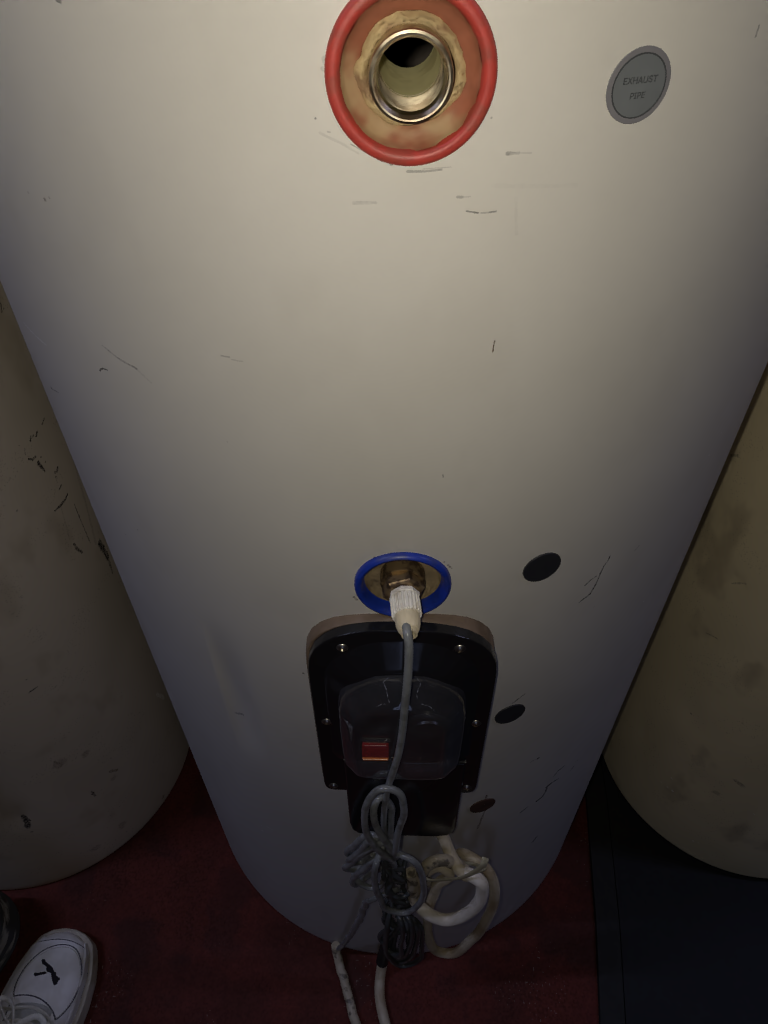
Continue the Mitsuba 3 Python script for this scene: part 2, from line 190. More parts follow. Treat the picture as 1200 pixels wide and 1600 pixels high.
CORD={'main': [[0.0025,0.243,0.7862],[0.0029,0.238,0.7884],[0.0037,0.2345,0.785],[0.0042,0.232,0.7734],[0.0038,0.2295,0.7546],[0.0027,0.228,0.7291],[0.0015,0.228,0.6985],[-0.0011,0.228,0.6646],[-0.0054,0.23,0.6304],[-0.0088,0.236,0.5926],[-0.011,0.238,0.5588],[-0.012,0.242,0.5147],[-0.0103,0.246,0.4637],[-0.0072,0.25,0.4073],[-0.0048,0.252,0.3322],[-0.0034,0.25,0.2696]],'top_loop': [[-0.0101,0.246,0.4916],[-0.0056,0.236,0.4838],[-0.0004,0.23,0.5331],[0.0037,0.229,0.5695],[0.002,0.229,0.5972],[-0.0036,0.229,0.6095],[-0.0108,0.229,0.6122],[-0.0187,0.229,0.6024],[-0.0248,0.229,0.5791],[-0.0264,0.229,0.5523],[-0.0232,0.229,0.5213],[-0.016,0.23,0.4937],[-0.0088,0.234,0.4676],[-0.0047,0.244,0.4086]],'inner_loop': [[-0.0059,0.246,0.4494],[-0.0068,0.243,0.4995],[-0.0057,0.241,0.5425],[-0.0095,0.239,0.5703],[-0.0151,0.236,0.5791],[-0.0184,0.233,0.5724],[-0.0191,0.231,0.5562],[-0.016,0.23,0.5345],[-0.0106,0.23,0.5143],[-0.005,0.232,0.4904],[-0.0024,0.238,0.4569]],'lower_ring': [[-0.009,0.24,0.4727],[-0.0013,0.232,0.4837],[0.0093,0.227,0.487],[0.0177,0.226,0.4673],[0.0226,0.226,0.4321],[0.0225,0.226,0.3953],[0.0162,0.226,0.3642],[0.0055,0.226,0.3482],[-0.0067,0.226,0.3547],[-0.0155,0.226,0.3814],[-0.0202,0.226,0.4205],[-0.0196,0.226,0.4569],[-0.0167,0.23,0.4781],[-0.0137,0.238,0.482]],'left_a': [[-0.0114,0.244,0.4486],[-0.0162,0.238,0.4956],[-0.0232,0.236,0.511],[-0.0328,0.238,0.4917],[-0.041,0.242,0.4651],[-0.0447,0.25,0.4281],[-0.0406,0.252,0.4182],[-0.0271,0.25,0.437],[-0.0126,0.246,0.4563]],'left_b': [[-0.009,0.24,0.4656],[-0.016,0.233,0.5007],[-0.0248,0.234,0.485],[-0.0343,0.237,0.4603],[-0.0425,0.242,0.429],[-0.0457,0.25,0.3913],[-0.0399,0.252,0.3859],[-0.0247,0.25,0.414],[-0.0104,0.246,0.4371]],'left_c': [[-0.0124,0.24,0.4506],[-0.0176,0.235,0.4641],[-0.027,0.236,0.4426],[-0.0373,0.24,0.408],[-0.0431,0.246,0.3727],[-0.0414,0.252,0.3439],[-0.0308,0.252,0.3626],[-0.013,0.248,0.4029]],'left_d': [[-0.013,0.238,0.5012],[-0.021,0.233,0.511],[-0.0302,0.235,0.4847],[-0.0385,0.239,0.4544],[-0.0443,0.247,0.4194],[-0.0393,0.252,0.404],[-0.0232,0.25,0.4312]],'left_e': [[-0.0059,0.246,0.4188],[-0.013,0.244,0.388],[-0.0255,0.243,0.3622],[-0.0365,0.245,0.3693],[-0.0419,0.25,0.3798]],'tail': [[0.0003,0.246,0.355],[-0.0114,0.242,0.3484],[-0.0227,0.24,0.3408],[-0.0317,0.244,0.3135],[-0.0368,0.247,0.2767],[-0.0427,0.252,0.2262],[-0.052,0.259,0.1597],[-0.0629,0.267,0.0948],[-0.0752,0.273,0.0336]],'hank_a': [[-0.006,0.25,0.3],[-0.009,0.236,0.2859],[-0.0118,0.232,0.2453],[-0.012,0.23,0.2054],[-0.0057,0.229,0.1718],[0.0076,0.229,0.1492],[0.0206,0.23,0.1601],[0.0276,0.232,0.1942],[0.0271,0.235,0.238],[0.0195,0.24,0.2745],[0.006,0.248,0.2772]],'hank_b': [[-0.0021,0.25,0.2903],[0.004,0.232,0.3013],[0.0063,0.228,0.2733],[0.004,0.227,0.2311],[-0.0014,0.228,0.197],[-0.0071,0.231,0.1944],[-0.0065,0.236,0.2377],[-0.0006,0.244,0.2798]],'hank_c': [[0.0006,0.248,0.2871],[0.013,0.232,0.3022],[0.0161,0.229,0.275],[0.0136,0.228,0.2329],[0.0071,0.228,0.1929],[0.0001,0.231,0.1747],[-0.003,0.237,0.2155],[0.0022,0.244,0.2588]],'hank_d': [[0.0059,0.248,0.2875],[0.0177,0.232,0.2943],[0.0217,0.23,0.263],[0.0193,0.229,0.22],[0.0116,0.229,0.1738],[0.0016,0.231,0.1564],[-0.0058,0.235,0.1734],[-0.0018,0.242,0.2434]],'hank_e': [[0.002,0.248,0.2789],[0.0095,0.236,0.2749],[0.0122,0.233,0.2324],[0.0085,0.232,0.1921],[0.0014,0.235,0.1844],[0.0023,0.242,0.2438]]}
COIL={'drop': [[0.032,0.269,0.4683],[0.0381,0.266,0.4438],[0.0431,0.26,0.4332],[0.0478,0.252,0.4263],[0.0526,0.243,0.4271],[0.057,0.238,0.4261],[0.0627,0.236,0.4245]],'white': [[0.0574,0.239,0.4216],[0.0653,0.235,0.4277],[0.0715,0.232,0.4259],[0.076,0.23,0.4111],[0.0758,0.228,0.3918],[0.0709,0.227,0.364],[0.0621,0.227,0.3423],[0.0493,0.227,0.3293],[0.0368,0.228,0.3326],[0.0267,0.231,0.3389],[0.0198,0.236,0.3406]],'back': [[0.023,0.234,0.3361],[0.0174,0.241,0.3354],[0.0146,0.245,0.3503],[0.0141,0.246,0.3791],[0.0114,0.248,0.3932]],'back2': [[0.0551,0.254,0.4134],[0.0478,0.247,0.4232],[0.0396,0.244,0.4372],[0.0306,0.243,0.4347],[0.0246,0.242,0.4247],[0.0231,0.243,0.4006],[0.0281,0.246,0.375]],'outer': [[0.0649,0.256,0.3757],[0.0611,0.262,0.3816],[0.0563,0.262,0.3992],[0.0611,0.258,0.4138],[0.0688,0.253,0.4173],[0.0781,0.248,0.4131],[0.0863,0.244,0.3977],[0.0916,0.241,0.3712],[0.0929,0.239,0.3373],[0.0903,0.237,0.2961],[0.0826,0.236,0.2445],[0.0719,0.235,0.2021],[0.0597,0.235,0.1806],[0.0474,0.236,0.1829],[0.0381,0.238,0.2015],[0.0334,0.24,0.2361],[0.0315,0.242,0.2729],[0.0319,0.243,0.3166],[0.0355,0.243,0.3565],[0.0411,0.242,0.3916],[0.0454,0.243,0.4122],[0.0395,0.246,0.4159],[0.0294,0.247,0.4058],[0.0207,0.248,0.3788],[0.018,0.249,0.3398],[0.0202,0.249,0.3016]]}
TIE=[[(0.0229,0.236,0.423),(0.0263,0.232,0.4239),(0.0352,0.231,0.426),(0.0453,0.231,0.4285),(0.0559,0.23,0.4371),(0.064,0.23,0.4486),(0.0698,0.231,0.4583),(0.073,0.233,0.4662),(0.0742,0.236,0.4681)],[(0.0628,0.242,0.4354),(0.0681,0.236,0.4499),(0.0743,0.236,0.4412),(0.0698,0.232,0.4463),(0.0634,0.231,0.4425)]]
FLOORCABLE=[(-0.0808,0.2775,0.03),(-0.0767,0.2657,0.012),(-0.0708,0.2508,0.007),(-0.0647,0.2346,0.006),(-0.0579,0.2172,0.006),(-0.0502,0.197,0.006),(-0.0408,0.1708,0.006),(-0.0282,0.1336,0.006)]
FLOORCABLE2=[(-0.0115,0.2691,0.07),(-0.0156,0.2652,0.045),(-0.0189,0.259,0.022),(-0.0212,0.2474,0.009),(-0.0215,0.2323,0.006),(-0.0185,0.2149,0.006),(-0.0131,0.198,0.006),(-0.0043,0.1654,0.006),(0.0064,0.1285,0.006)]

# ------------------------------------------------------------------ materials
def marks_layer(p, marks, ax, r):
    """how much of a dark / brown / pale scratch or chip lies at p; the marks are real scratches, at fixed places on the skin"""
    s = dr.atan2(p.x - ax[0], ax[1] - p.y) * r; z = p.z
    wob = (fbm(s * 260, z * 260, 3.0, 2) - 0.5)
    g = noise(s * 900, z * 900, 5.0)
    out = [mi.Float(0), mi.Float(0), mi.Float(0)]
    for x1, y1, x2, y2, w, a, c in marks:
        dx, dy = x2 - x1, y2 - y1; L = max(dx * dx + dy * dy, 1e-12)
        t = dr.clip(((s - x1) * dx + (z - y1) * dy) / L, 0, 1)
        d = dr.hypot(s - x1 - t * dx, z - y1 - t * dy)
        ww = w * (1 + 1.1 * wob)
        cov = a * (1 - smoothstep(0.65, 1.25, d / dr.maximum(ww, 1e-5))) * (0.35 + 1.0 * g if w > 0.0005 else 0.7 + 0.4 * g)
        out[c] = dr.maximum(out[c], cov)
    return [dr.clip(o, 0, 1) for o in out]
def skin(base, base2, marks, ax, r, speck, grime):
    def fn(p, n, uv):
        s = dr.atan2(p.x - ax[0], ax[1] - p.y) * r
        tone = fbm(s * 9, p.z * 7, 1.0, 3)
        c = mix(base, base2, smoothstep(0.35, 0.7, tone))
        gr = smoothstep(0.55, 0.8, fbm(s * 24, p.z * 16, 9.0, 4)) * grime
        c = mix(c, (0.30, 0.24, 0.16), gr)
        sp = smoothstep(0.80, 0.86, noise(s * 800, p.z * 800, 2.0)) * smoothstep(0.6, 0.75, noise(s * 37, p.z * 37, 4.0)) * speck
        c = mix(c, (0.10, 0.08, 0.06), sp)
        k, b, w = marks_layer(p, marks, ax, r)
        c = mix(c, (0.025, 0.023, 0.025), k)
        c = mix(c, (0.10, 0.055, 0.025), b)
        return mix(c, (0.92, 0.92, 0.92), w)
    return proc(fn)
def peel(ax, r, amp):
    def fn(p, n, uv):
        s = dr.atan2(p.x - ax[0], ax[1] - p.y) * r
        return amp * (fbm(s * 330, p.z * 330, 0.0, 2) + 2.5 * fbm(s * 28, p.z * 20, 3.0, 2))
    return proc(fn, eps=6e-4)
scene['white_enamel'] = {'type': 'bumpmap', 'arbitrary': peel(AX, R, 0.00005), 'scale': 1.0, 'bsdf': {'type': 'roughplastic',
    'diffuse_reflectance': skin((0.745, 0.715, 0.67), (0.715, 0.685, 0.632), MARKS_MAIN, AX, R, 0.0, 0.05), 'alpha': 0.22, 'int_ior': 1.5, 'distribution': 'ggx'}}
scene['beige_enamel'] = {'type': 'bumpmap', 'arbitrary': peel(LAX, LR, 0.00008), 'scale': 1.0, 'bsdf': {'type': 'principled',
    'base_color': skin((0.57, 0.505, 0.435), (0.51, 0.455, 0.385), MARKS_LEFT, LAX, LR, 0.25, 0.30), 'roughness': 0.5, 'specular': 0.4}}
scene['olive_enamel'] = {'type': 'bumpmap', 'arbitrary': peel(RAX, RR, 0.00014), 'scale': 1.0, 'bsdf': {'type': 'principled',
    'base_color': skin((0.76, 0.66, 0.45), (0.70, 0.61, 0.41), MARKS_RIGHT, RAX, RR, 0.2, 0.45), 'roughness': 0.45, 'specular': 0.4}}
def plain(name, col, rough, var=0.12, scale=120.0, col2=None, k2=0.0, s2=60.0, **more):
    col = np.asarray(col, float)
    def fn(p, n, uv):
        c = mi.Color3f(col.tolist()) * (1 - var + 2 * var * fbm(p.x * scale, p.y * scale, p.z * scale, 3))
        if col2 is not None:
            c = mix(c, col2, k2 * smoothstep(0.48, 0.66, fbm(p.x * s2 + 11, p.y * s2, p.z * s2, 4)))
        return c
    scene[name] = {'type': 'twosided', 'bsdf': {'type': 'principled', 'base_color': proc(fn), 'roughness': rough, **more}}
plain('red_plastic', (0.37, 0.040, 0.030), 0.5, 0.14, 200, (0.22, 0.06, 0.04), 0.5, 110, specular=0.5)
plain('red_skirt', (0.27, 0.095, 0.055), 0.5, 0.2, 160, (0.37, 0.26, 0.145), 0.9, 45)
plain('blue_plastic', (0.008, 0.028, 0.26), 0.40, 0.14, 200, (0.03, 0.04, 0.14), 0.5, 110, specular=0.5)
plain('foam', (0.40, 0.30, 0.155), 0.8, 0.3, 180, (0.20, 0.11, 0.06), 0.85, 70)
plain('foam_brown', (0.20, 0.15, 0.085), 0.8, 0.3, 180, (0.07, 0.045, 0.03), 0.8, 80)
for nm in ('foam', 'foam_brown'):   # open pores
    scene[nm] = {'type': 'twosided', 'bsdf': {'type': 'bumpmap', 'arbitrary': proc(lambda p, n, uv: 0.0009 * fbm(p.x * 650, p.y * 650, p.z * 650, 3) - 0.0006 * smoothstep(0.62, 0.75, noise(p.x * 900, p.y * 900, p.z * 900)), eps=3e-4), 'scale': 1.0, 'bsdf': scene[nm]['bsdf']}}
plain('liner_plastic', (0.46, 0.42, 0.23), 0.5, 0.1, 150, (0.25, 0.21, 0.1), 0.5, 70)
plain('vessel_steel', (0.17, 0.14, 0.12), 0.6, 0.2, 60)
scene['steel'] = {'type': 'twosided', 'bsdf': {'type': 'principled', 'metallic': 1.0, 'roughness': proc(lambda p, n, uv: 0.24 + 0.2 * fbm(p.x * 300, p.y * 900, p.z * 300, 3)),
                  'base_color': proc(lambda p, n, uv: mix((0.66, 0.57, 0.42), (0.40, 0.31, 0.21), smoothstep(0.45, 0.7, fbm(p.x * 160, p.y * 160, p.z * 160, 3))))}}
scene['old_brass'] = {'type': 'twosided', 'bsdf': {'type': 'principled', 'metallic': 0.75, 'roughness': 0.42,
                  'base_color': proc(lambda p, n, uv: mix((0.34, 0.24, 0.13), (0.12, 0.08, 0.05), smoothstep(0.4, 0.65, fbm(p.x * 220, p.y * 220, p.z * 220, 3))))}}
plain('white_nylon', (0.74, 0.71, 0.63), 0.42, 0.06, 200, (0.35, 0.27, 0.17), 0.45, 160)
plain('cream_nylon', (0.60, 0.52, 0.36), 0.42, 0.1)
plain('black_gloss', (0.010, 0.010, 0.012), 0.13, 0.1, specular=0.5)
plain('black_inner', (0.012, 0.012, 0.013), 0.35, 0.2)
plain('collar_plastic', (0.15, 0.105, 0.07), 0.6, 0.15, 150, (0.10, 0.065, 0.04), 0.6, 60)
plain('switch_red', (0.20, 0.010, 0.008), 0.22, 0.08)
plain('switch_glint', (0.62, 0.17, 0.03), 0.25, 0.1)  # orange stands in for flash catching the switch edge
plain('screw_metal', (0.55, 0.52, 0.45), 0.3, 0.15, 300, metallic=1.0)
def dome_dust_sheen(p, n, uv):
    """dust with bluish sheen painted in, hairline scratches and painted lamp glints"""
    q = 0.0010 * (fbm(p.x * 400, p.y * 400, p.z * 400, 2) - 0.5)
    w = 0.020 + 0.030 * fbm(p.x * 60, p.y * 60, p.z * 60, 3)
    for pts, hw in SCRATCH_GLINT:
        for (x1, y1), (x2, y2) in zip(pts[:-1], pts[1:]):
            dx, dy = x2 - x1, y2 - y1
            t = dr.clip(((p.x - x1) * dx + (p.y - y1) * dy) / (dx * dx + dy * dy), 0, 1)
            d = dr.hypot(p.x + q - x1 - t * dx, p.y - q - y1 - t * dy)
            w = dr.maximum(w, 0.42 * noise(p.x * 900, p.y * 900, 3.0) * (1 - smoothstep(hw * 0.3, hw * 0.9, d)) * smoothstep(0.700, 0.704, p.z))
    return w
SCRATCH_GLINT = [([(-0.0075, 0.2510), (-0.0110, 0.2480), (-0.0090, 0.2440), (-0.0070, 0.2380)], 0.0004), ([(0.0100, 0.2505), (0.0125, 0.2475), (0.0108, 0.2440), (0.0098, 0.2405)], 0.0004), ([(-0.0150, 0.2372), (-0.0090, 0.2378)], 0.0004), ([(0.0130, 0.2382), (0.0205, 0.2374)], 0.0004)]  # scratches with caught light, and two tube-lamp glints, painted pale
scene['clear_plastic'] = {'type': 'blendbsdf', 'weight': proc(dome_dust_sheen), 'a': {'type': 'thindielectric', 'int_ior': 1.49},
                          'b': {'type': 'twosided', 'bsdf': {'type': 'diffuse', 'reflectance': {'type': 'rgb', 'value': [0.46, 0.48, 0.56]}}}}  # bluish tint gives the dust layer its painted sheen
plain('plug_black', (0.016, 0.017, 0.021), 0.55, 0.1)
plain('plug_brown', (0.055, 0.026, 0.018), 0.7, 0.35, 200, (0.02, 0.012, 0.01), 0.6, 150)
plain('sticker_grey', (0.135, 0.145, 0.155), 0.4, 0.1, 90)
plain('sticker_ink', (0.052, 0.055, 0.06), 0.5, 0.1)
plain('sticker_edge', (0.17, 0.165, 0.18), 0.4, 0.1, 90)
plain('grey_rubber', (0.19, 0.20, 0.205), 0.24, 0.12, 150, (0.10, 0.10, 0.095), 0.5, 120)
plain('shaded_rubber', (0.045, 0.050, 0.050), 0.33, 0.15, 150, (0.05, 0.045, 0.04), 0.4, 120)  # shadow inside the hank painted into the cord colour
plain('white_rubber', (0.66, 0.61, 0.53), 0.42, 0.06, 200, (0.46, 0.40, 0.30), 0.22, 75)
plain('cream_rubber', (0.48, 0.415, 0.30), 0.45, 0.1, 200, (0.27, 0.19, 0.10), 0.6, 26)
plain('dirty_rubber', (0.40, 0.345, 0.25), 0.5, 0.1, 200, (0.05, 0.04, 0.03), 0.8, 150)
plain('tie_plastic', (0.36, 0.33, 0.22), 0.35, 0.1)
plain('tape_black', (0.012, 0.012, 0.012), 0.4, 0.2)
plain('shoe_leather', (0.88, 0.88, 0.89), 0.48, 0.03, 150, (0.55, 0.53, 0.50), 0.35, 40)
plain('shoe_sole', (0.46, 0.42, 0.35), 0.6, 0.06, 150, (0.30, 0.26, 0.21), 0.5, 50)
plain('shoe_panel', (0.62, 0.61, 0.60), 0.55, 0.05, 150, (0.42, 0.38, 0.32), 0.5, 45)
plain('lace_white', (0.74, 0.73, 0.68), 0.8, 0.15, 500)
plain('tongue_grey', (0.40, 0.41, 0.40), 0.8, 0.15, 500)
plain('stitch_dark', (0.10, 0.10, 0.13), 0.8)
plain('logo_ink', (0.010, 0.010, 0.016), 0.5)
def trouser_fn(p, n, uv):
    st = smoothstep(0.52, 0.64, noise(p.x * 16 + 9 * p.z, p.y * 16, p.z * 85)) * smoothstep(0.30, 0.60, fbm(p.x * 70, p.y * 70, p.z * 120, 3))  # light creases of the hem folds are put into the cloth colour
    return mix((0.045, 0.046, 0.048), (0.34, 0.33, 0.29), 0.75 * st)
scene['trouser_cloth'] = {'type': 'twosided', 'bsdf': {'type': 'principled', 'base_color': proc(trouser_fn), 'roughness': 0.85, 'sheen': 0.3}}
def floor_fn(p, n, uv):
    c = mix((0.105, 0.020, 0.014), (0.075, 0.016, 0.011), smoothstep(0.35, 0.7, fbm(p.x * 14, p.y * 14, 0.0, 4)))
    c = c * (0.65 + 0.7 * fbm(p.x * 420, p.y * 420, 1.0, 2))
    st = smoothstep(0.53, 0.66, fbm(p.x * 17 + 3, p.y * 17, 5.0, 4))
    c = mix(c, (0.040, 0.014, 0.012), 0.5 * st)
    sp = smoothstep(0.90, 0.94, noise(p.x * 420, p.y * 420, 8.0)) * smoothstep(0.66, 0.8, noise(p.x * 21, p.y * 21, 3.0))
    return mix(c, (0.30, 0.27, 0.24), 0.4 * sp)
scene['red_floor'] = {'type': 'bumpmap', 'arbitrary': proc(lambda p, n, uv: 0.0016 * fbm(p.x * 420, p.y * 420, 0.0, 2), eps=6e-4), 'scale': 1.0,
                      'bsdf': {'type': 'principled', 'base_color': proc(floor_fn), 'roughness': 0.7, 'specular': 0.25}}
plain('mat_dark', (0.008, 0.009, 0.0115), 0.8, 0.25, 200, (0.006, 0.007, 0.009), 0.6, 12)
plain('mat_edge', (0.0085, 0.0088, 0.0090), 0.75, 0.3, 150)

# ------------------------------------------------------------------ the ground
put('floor', tm([[-4, -4, 0], [4, -4, 0], [4, 4, 0], [-4, 4, 0]], [[0, 1, 2], [0, 2, 3]]), 'red_floor', smooth=False, kind='structure', label='dark red worn floor covering under the tanks')
mat = thing('floor_mat', 'dark blue-black mat under the right-hand tank', 'mat')
def slab(pts, h, y0=0.0): return shift(loft(np.array(pts, float), [(0, 0), (0, h * 0.6), (0.001, h)]), 0, 0, y0)
put('sheet', slab([(0.268, -0.6), (1.6, -0.6), (1.6, 1.6), (0.345, 1.6), (0.318, 0.4949), (0.303, 0.3166), (0.289, 0.2066)], 0.004), 'mat_dark', mat, smooth=30)
put('edging', slab([(0.236, -0.6), (0.268, -0.6), (0.289, 0.2066), (0.303, 0.3166), (0.318, 0.4949), (0.345, 1.6), (0.313, 1.6), (0.2863, 0.4949), (0.2706, 0.3166), (0.2566, 0.2066)], 0.006), 'mat_edge', mat, smooth=30, label='thin brownish edging along the mat')

# ------------------------------------------------------------------ the neighbouring tanks
lt = thing('beige_tank', 'scuffed beige cylindrical tank standing left of the white water heater', 'tank')
put('shell', shift(cylinder_shell(LR, 1.38, 0.006, [(0.092, 0.215, 0.022, 0.035, 0.004), (-0.02, 0.5, 0.05, 0.09, 0.002)], dz=0.01), *LAX), 'beige_enamel', lt, smooth=True)
rt = thing('olive_tank', 'dull olive-beige cylindrical tank standing right of the white water heater', 'tank')
RD = [(-0.2269, 0.5331, 0.011, 0.010, 0.0016), (-0.2238, 0.4401, 0.010, 0.014, 0.0014), (-0.19, 0.30, 0.03, 0.03, 0.002), (-0.15, 0.20, 0.03, 0.03, 0.002), (-0.24, 0.18, 0.02, 0.03, 0.0015)]
put('shell', shift(cylinder_shell(RR, 1.40, 0.008, RD, n=900, dz=0.004, base=0.012), *RAX), 'olive_enamel', rt, smooth=True)
put('foot_ring', shift(lathe([(RR - 0.03, 0.0045), (RR - 0.006, 0.0045), (RR - 0.004, 0.008), (RR - 0.004, 0.0118), (RR - 0.03, 0.0118)], 120, True), *RAX), 'black_inner', rt)

# ------------------------------------------------------------------ the white water heater
wh = thing('water_heater', 'tall white cylindrical water heater with a red and a blue pipe port', 'water heater')
S0, ZR, ZB = 0.0079, 1.0482, 0.7835
shell = shift(cylinder_shell(R, 1.45, 0.010, [(-0.1215, 0.606, 0.019, 0.105, -0.0036), (-0.05, 0.33, 0.09, 0.10, 0.0012)], n=1080, dz=0.008), *AX)
def plug_cut(z, r, depth):
    c = m3.Manifold.cylinder(depth + 0.02, r, r, 96).translate([0, 0, -depth])
    return c.transform(tank_frame(S0, z)[:3])
man = to_man(shell) - plug_cut(ZR, 0.0247, 0.10) - plug_cut(ZB, 0.0247, 0.06) - m3.Manifold.cylinder(0.40, R - 0.03, R - 0.03, 160).translate([*AX, 0.88])
put('shell', from_man(man), 'white_enamel', wh, smooth=35, label='glossy off-white enamelled skin with scuffs and scratches')
# outlet port: red ring, skirt, foam, threaded steel pipe, plastic liner
Fr = tank_frame(S0, ZR)
port = put('outlet_ring', xf(lathe([(0.0225, -0.004), (0.0283, -0.004), (0.0285, 0.0004), (0.0283, 0.0016), (0.0277, 0.0026), (0.0268, 0.0031), (0.0256, 0.0032), (0.0246, 0.0030), (0.0238, 0.0022), (0.0234, 0.0008), (0.0232, -0.001)], 120, True), Fr),
           'red_plastic', wh, label='bright red plastic ring around the upper pipe port')
def lump(v, amp, seed):
    return v + amp * np.stack([meshkit.fbm(v * 170, 3, seed + k) - 0.5 for k in range(3)], -1)
put('skirt', xf(lathe([(0.0234, 0.0008), (0.0229, -0.0012), (0.0217, -0.0030), (0.0195, -0.0046), (0.0172, -0.0060), (0.0160, -0.0090)], 120, wob=lambda v: lump(v, 0.0012, 3)), Fr), 'red_skirt', port, label='dirty translucent red inner skirt with foam smears')
put('foam', xf(lathe([(0.0205, -0.012), (0.0190, -0.0075), (0.0178, -0.0046), (0.0163, -0.0034), (0.0150, -0.0038), (0.0139, -0.0060), (0.0134, -0.0120)], 160, wob=lambda v: lump(v * np.stack([0.91 + 0.09 * np.abs(v[..., 0]) / np.hypot(v[..., 0], v[..., 1])] * 2 + [np.ones(v.shape[:2])], -1), 0.0040, 11)), Fr), 'foam', port, label='beige insulation foam packed round the pipe')
thread = []
for k in range(9):
    h = -0.0005 - k * 0.0017
    thread += [(0.01100, h), (0.01205, h - 0.0010), (0.01195, h - 0.0012)]
put('pipe', xf(lathe([(0.0141, -0.03), (0.0141, 0.0025), (0.0138, 0.0035), (0.0130, 0.0038), (0.0124, 0.0037), (0.0114, 0.0022)] + thread + [(0.0116, -0.016), (0.0107, -0.0165)], 144), Fr), 'steel', port, smooth=25, label='shiny threaded steel pipe socket')
put('liner', xf(lathe([(0.0109, -0.0155), (0.0107, -0.022), (0.0107, -0.0515), (0.0120, -0.0520)], 96), Fr), 'liner_plastic', port, label='olive plastic liner inside the pipe')
aa = np.radians(np.linspace(-60, 240, 121)); V = np.array([[AX[0] + 0.236 * math.cos(t), AX[1] + 0.236 * math.sin(t), z] for z in np.linspace(0.885, 1.275, 14) for t in aa])
put('vessel_wall', tm(V, [[i*121+j, (i+1)*121+j+1, i*121+j+1] for i in range(13) for j in range(120)] + [[i*121+j, (i+1)*121+j, (i+1)*121+j+1] for i in range(13) for j in range(120)]), 'vessel_steel', wh, smooth=True, label='dull inner wall of the vessel seen through the upper port')
# inlet port: blue ring, foam, brass adapter, white cable gland
Fb = tank_frame(S0, ZB)
Fg = Fb @ trimesh.transformations.rotation_matrix(math.radians(5), [0, 1, 0])   # the fitting leans a little to the right
port = put('inlet_ring', xf(lathe([(0.0225, -0.004), (0.0282, -0.004), (0.0284, 0.0005), (0.0281, 0.0020), (0.0273, 0.0033), (0.0263, 0.0037), (0.0252, 0.0033), (0.0243, 0.0022), (0.0238, 0.0008), (0.0232, -0.001)], 120, True), Fb),
           'blue_plastic', wh, label='blue plastic ring around the lower pipe port')
put('foam', xf(lathe([(0.0236, -0.0025), (0.0222, -0.0060), (0.0205, -0.0085), (0.0175, -0.0095), (0.0140, -0.0085), (0.0118, -0.009)], 120, wob=lambda v: lump(v, 0.0022, 23)), Fb), 'foam_brown', port, label='brown foam inside the blue ring')
put('pipe', xf(lathe([(0.0132, -0.03), (0.0132, -0.0010), (0.0128, 0.0), (0.0108, 0.0), (0.0102, -0.004), (0.0102, -0.03)], 96), Fb), 'old_brass', port, label='tarnished pipe socket')
hexo = lambda r, n: np.stack([r * np.cos(np.arange(n) * 2 * np.pi / n + 0.26), r * np.sin(np.arange(n) * 2 * np.pi / n + 0.26)], 1)
put('adapter', xf(loft(resample(hexo(0.0126, 6), 96), [(0.0012, -0.004), (0.0004, -0.002), (0, -0.0012), (0, 0.0058), (0.0005, 0.0066), (0.0016, 0.0072)]), Fg), 'old_brass', port, smooth=25, label='brown brass hexagon adapter')
# ribbed gland nut: 40 ribs
a = np.arange(320) * 2 * np.pi / 320
rib = np.stack([(0.0083 + 0.00042 * np.sign(np.sin(22 * a)) * np.abs(np.sin(22 * a)) ** 0.6) * np.cos(a), (0.0083 + 0.00042 * np.sign(np.sin(22 * a)) * np.abs(np.sin(22 * a)) ** 0.6) * np.sin(a)], 1)
octo = resample(hexo(0.0091, 8), 320)
gl = put('gland', xf(loft(octo, [(0.0010, 0.0070), (0.0002, 0.0080), (0, 0.0090), (0, 0.0105), (0.0004, 0.0110)]), Fg), 'white_nylon', port, smooth=25, label='white plastic cable gland screwed into the port')
put('ribbed_nut', xf(loft(rib, [(0.0006, 0.0108), (0.0, 0.0115), (0.0, 0.0225), (0.0005, 0.0232), (0.0012, 0.0236)]), Fg), 'white_nylon', port, smooth=20)
put('gland_dome', xf(lathe([(0.0072, 0.0232), (0.0071, 0.0260), (0.0070, 0.0295), (0.0062, 0.0322), (0.0054, 0.0336), (0.0040, 0.034)], 96), Fg), 'cream_nylon', port)
cl = []
for k in range(18):
    b = 2 * math.pi * k / 18
    w = trimesh.creation.box((0.0013, 0.0009, 0.0032)); w.apply_transform(trimesh.transformations.rotation_matrix(b + math.pi / 2, [0, 0, 1])); w.apply_translation([0.0041 * math.cos(b), 0.0041 * math.sin(b), 0.0346]); cl.append(w)
put('collet', xf(cat_(lathe([(0.0047, 0.0325), (0.0047, 0.0347), (0.0034, 0.0352), (0.0032, 0.033)], 64, True), *cl), Fg), 'cream_nylon', port, label='cream toothed clamping collet round the cord')

# control panel: collar, black plate, clear dome over the thermostat, terminal cover
half = [(0, 0.7545), (0.012, 0.7542), (0.022, 0.7530), (0.032, 0.7507), (0.041, 0.7470), (0.049, 0.7410), (0.0555, 0.7325), (0.0596, 0.7215), (0.0608, 0.709), (0.0611, 0.69), (0.0611, 0.545), (0.0603, 0.5385), (0.0580, 0.5345), (0.053, 0.533)]
plate_o = resample([(0.0006 + u, v) for u, v in half] + [(0.0006 - u, v) for u, v in half[::-1][:-1]], 260)
low = [(0.0500, 0.594), (0.0498, 0.474), (0.0480, 0.462), (0.0425, 0.4555), (0.0300, 0.4525)]
low_o = resample([(0.0037 + u * 0.93, v) for u, v in low] + [(0.0037 - u * 0.93, v) for u, v in low[::-1]], 200)
PY = 0.2622
prof = [(0.0, -0.0072), (0.0, -0.0012), (0.0004, -0.0004), (0.0012, 0.0)]
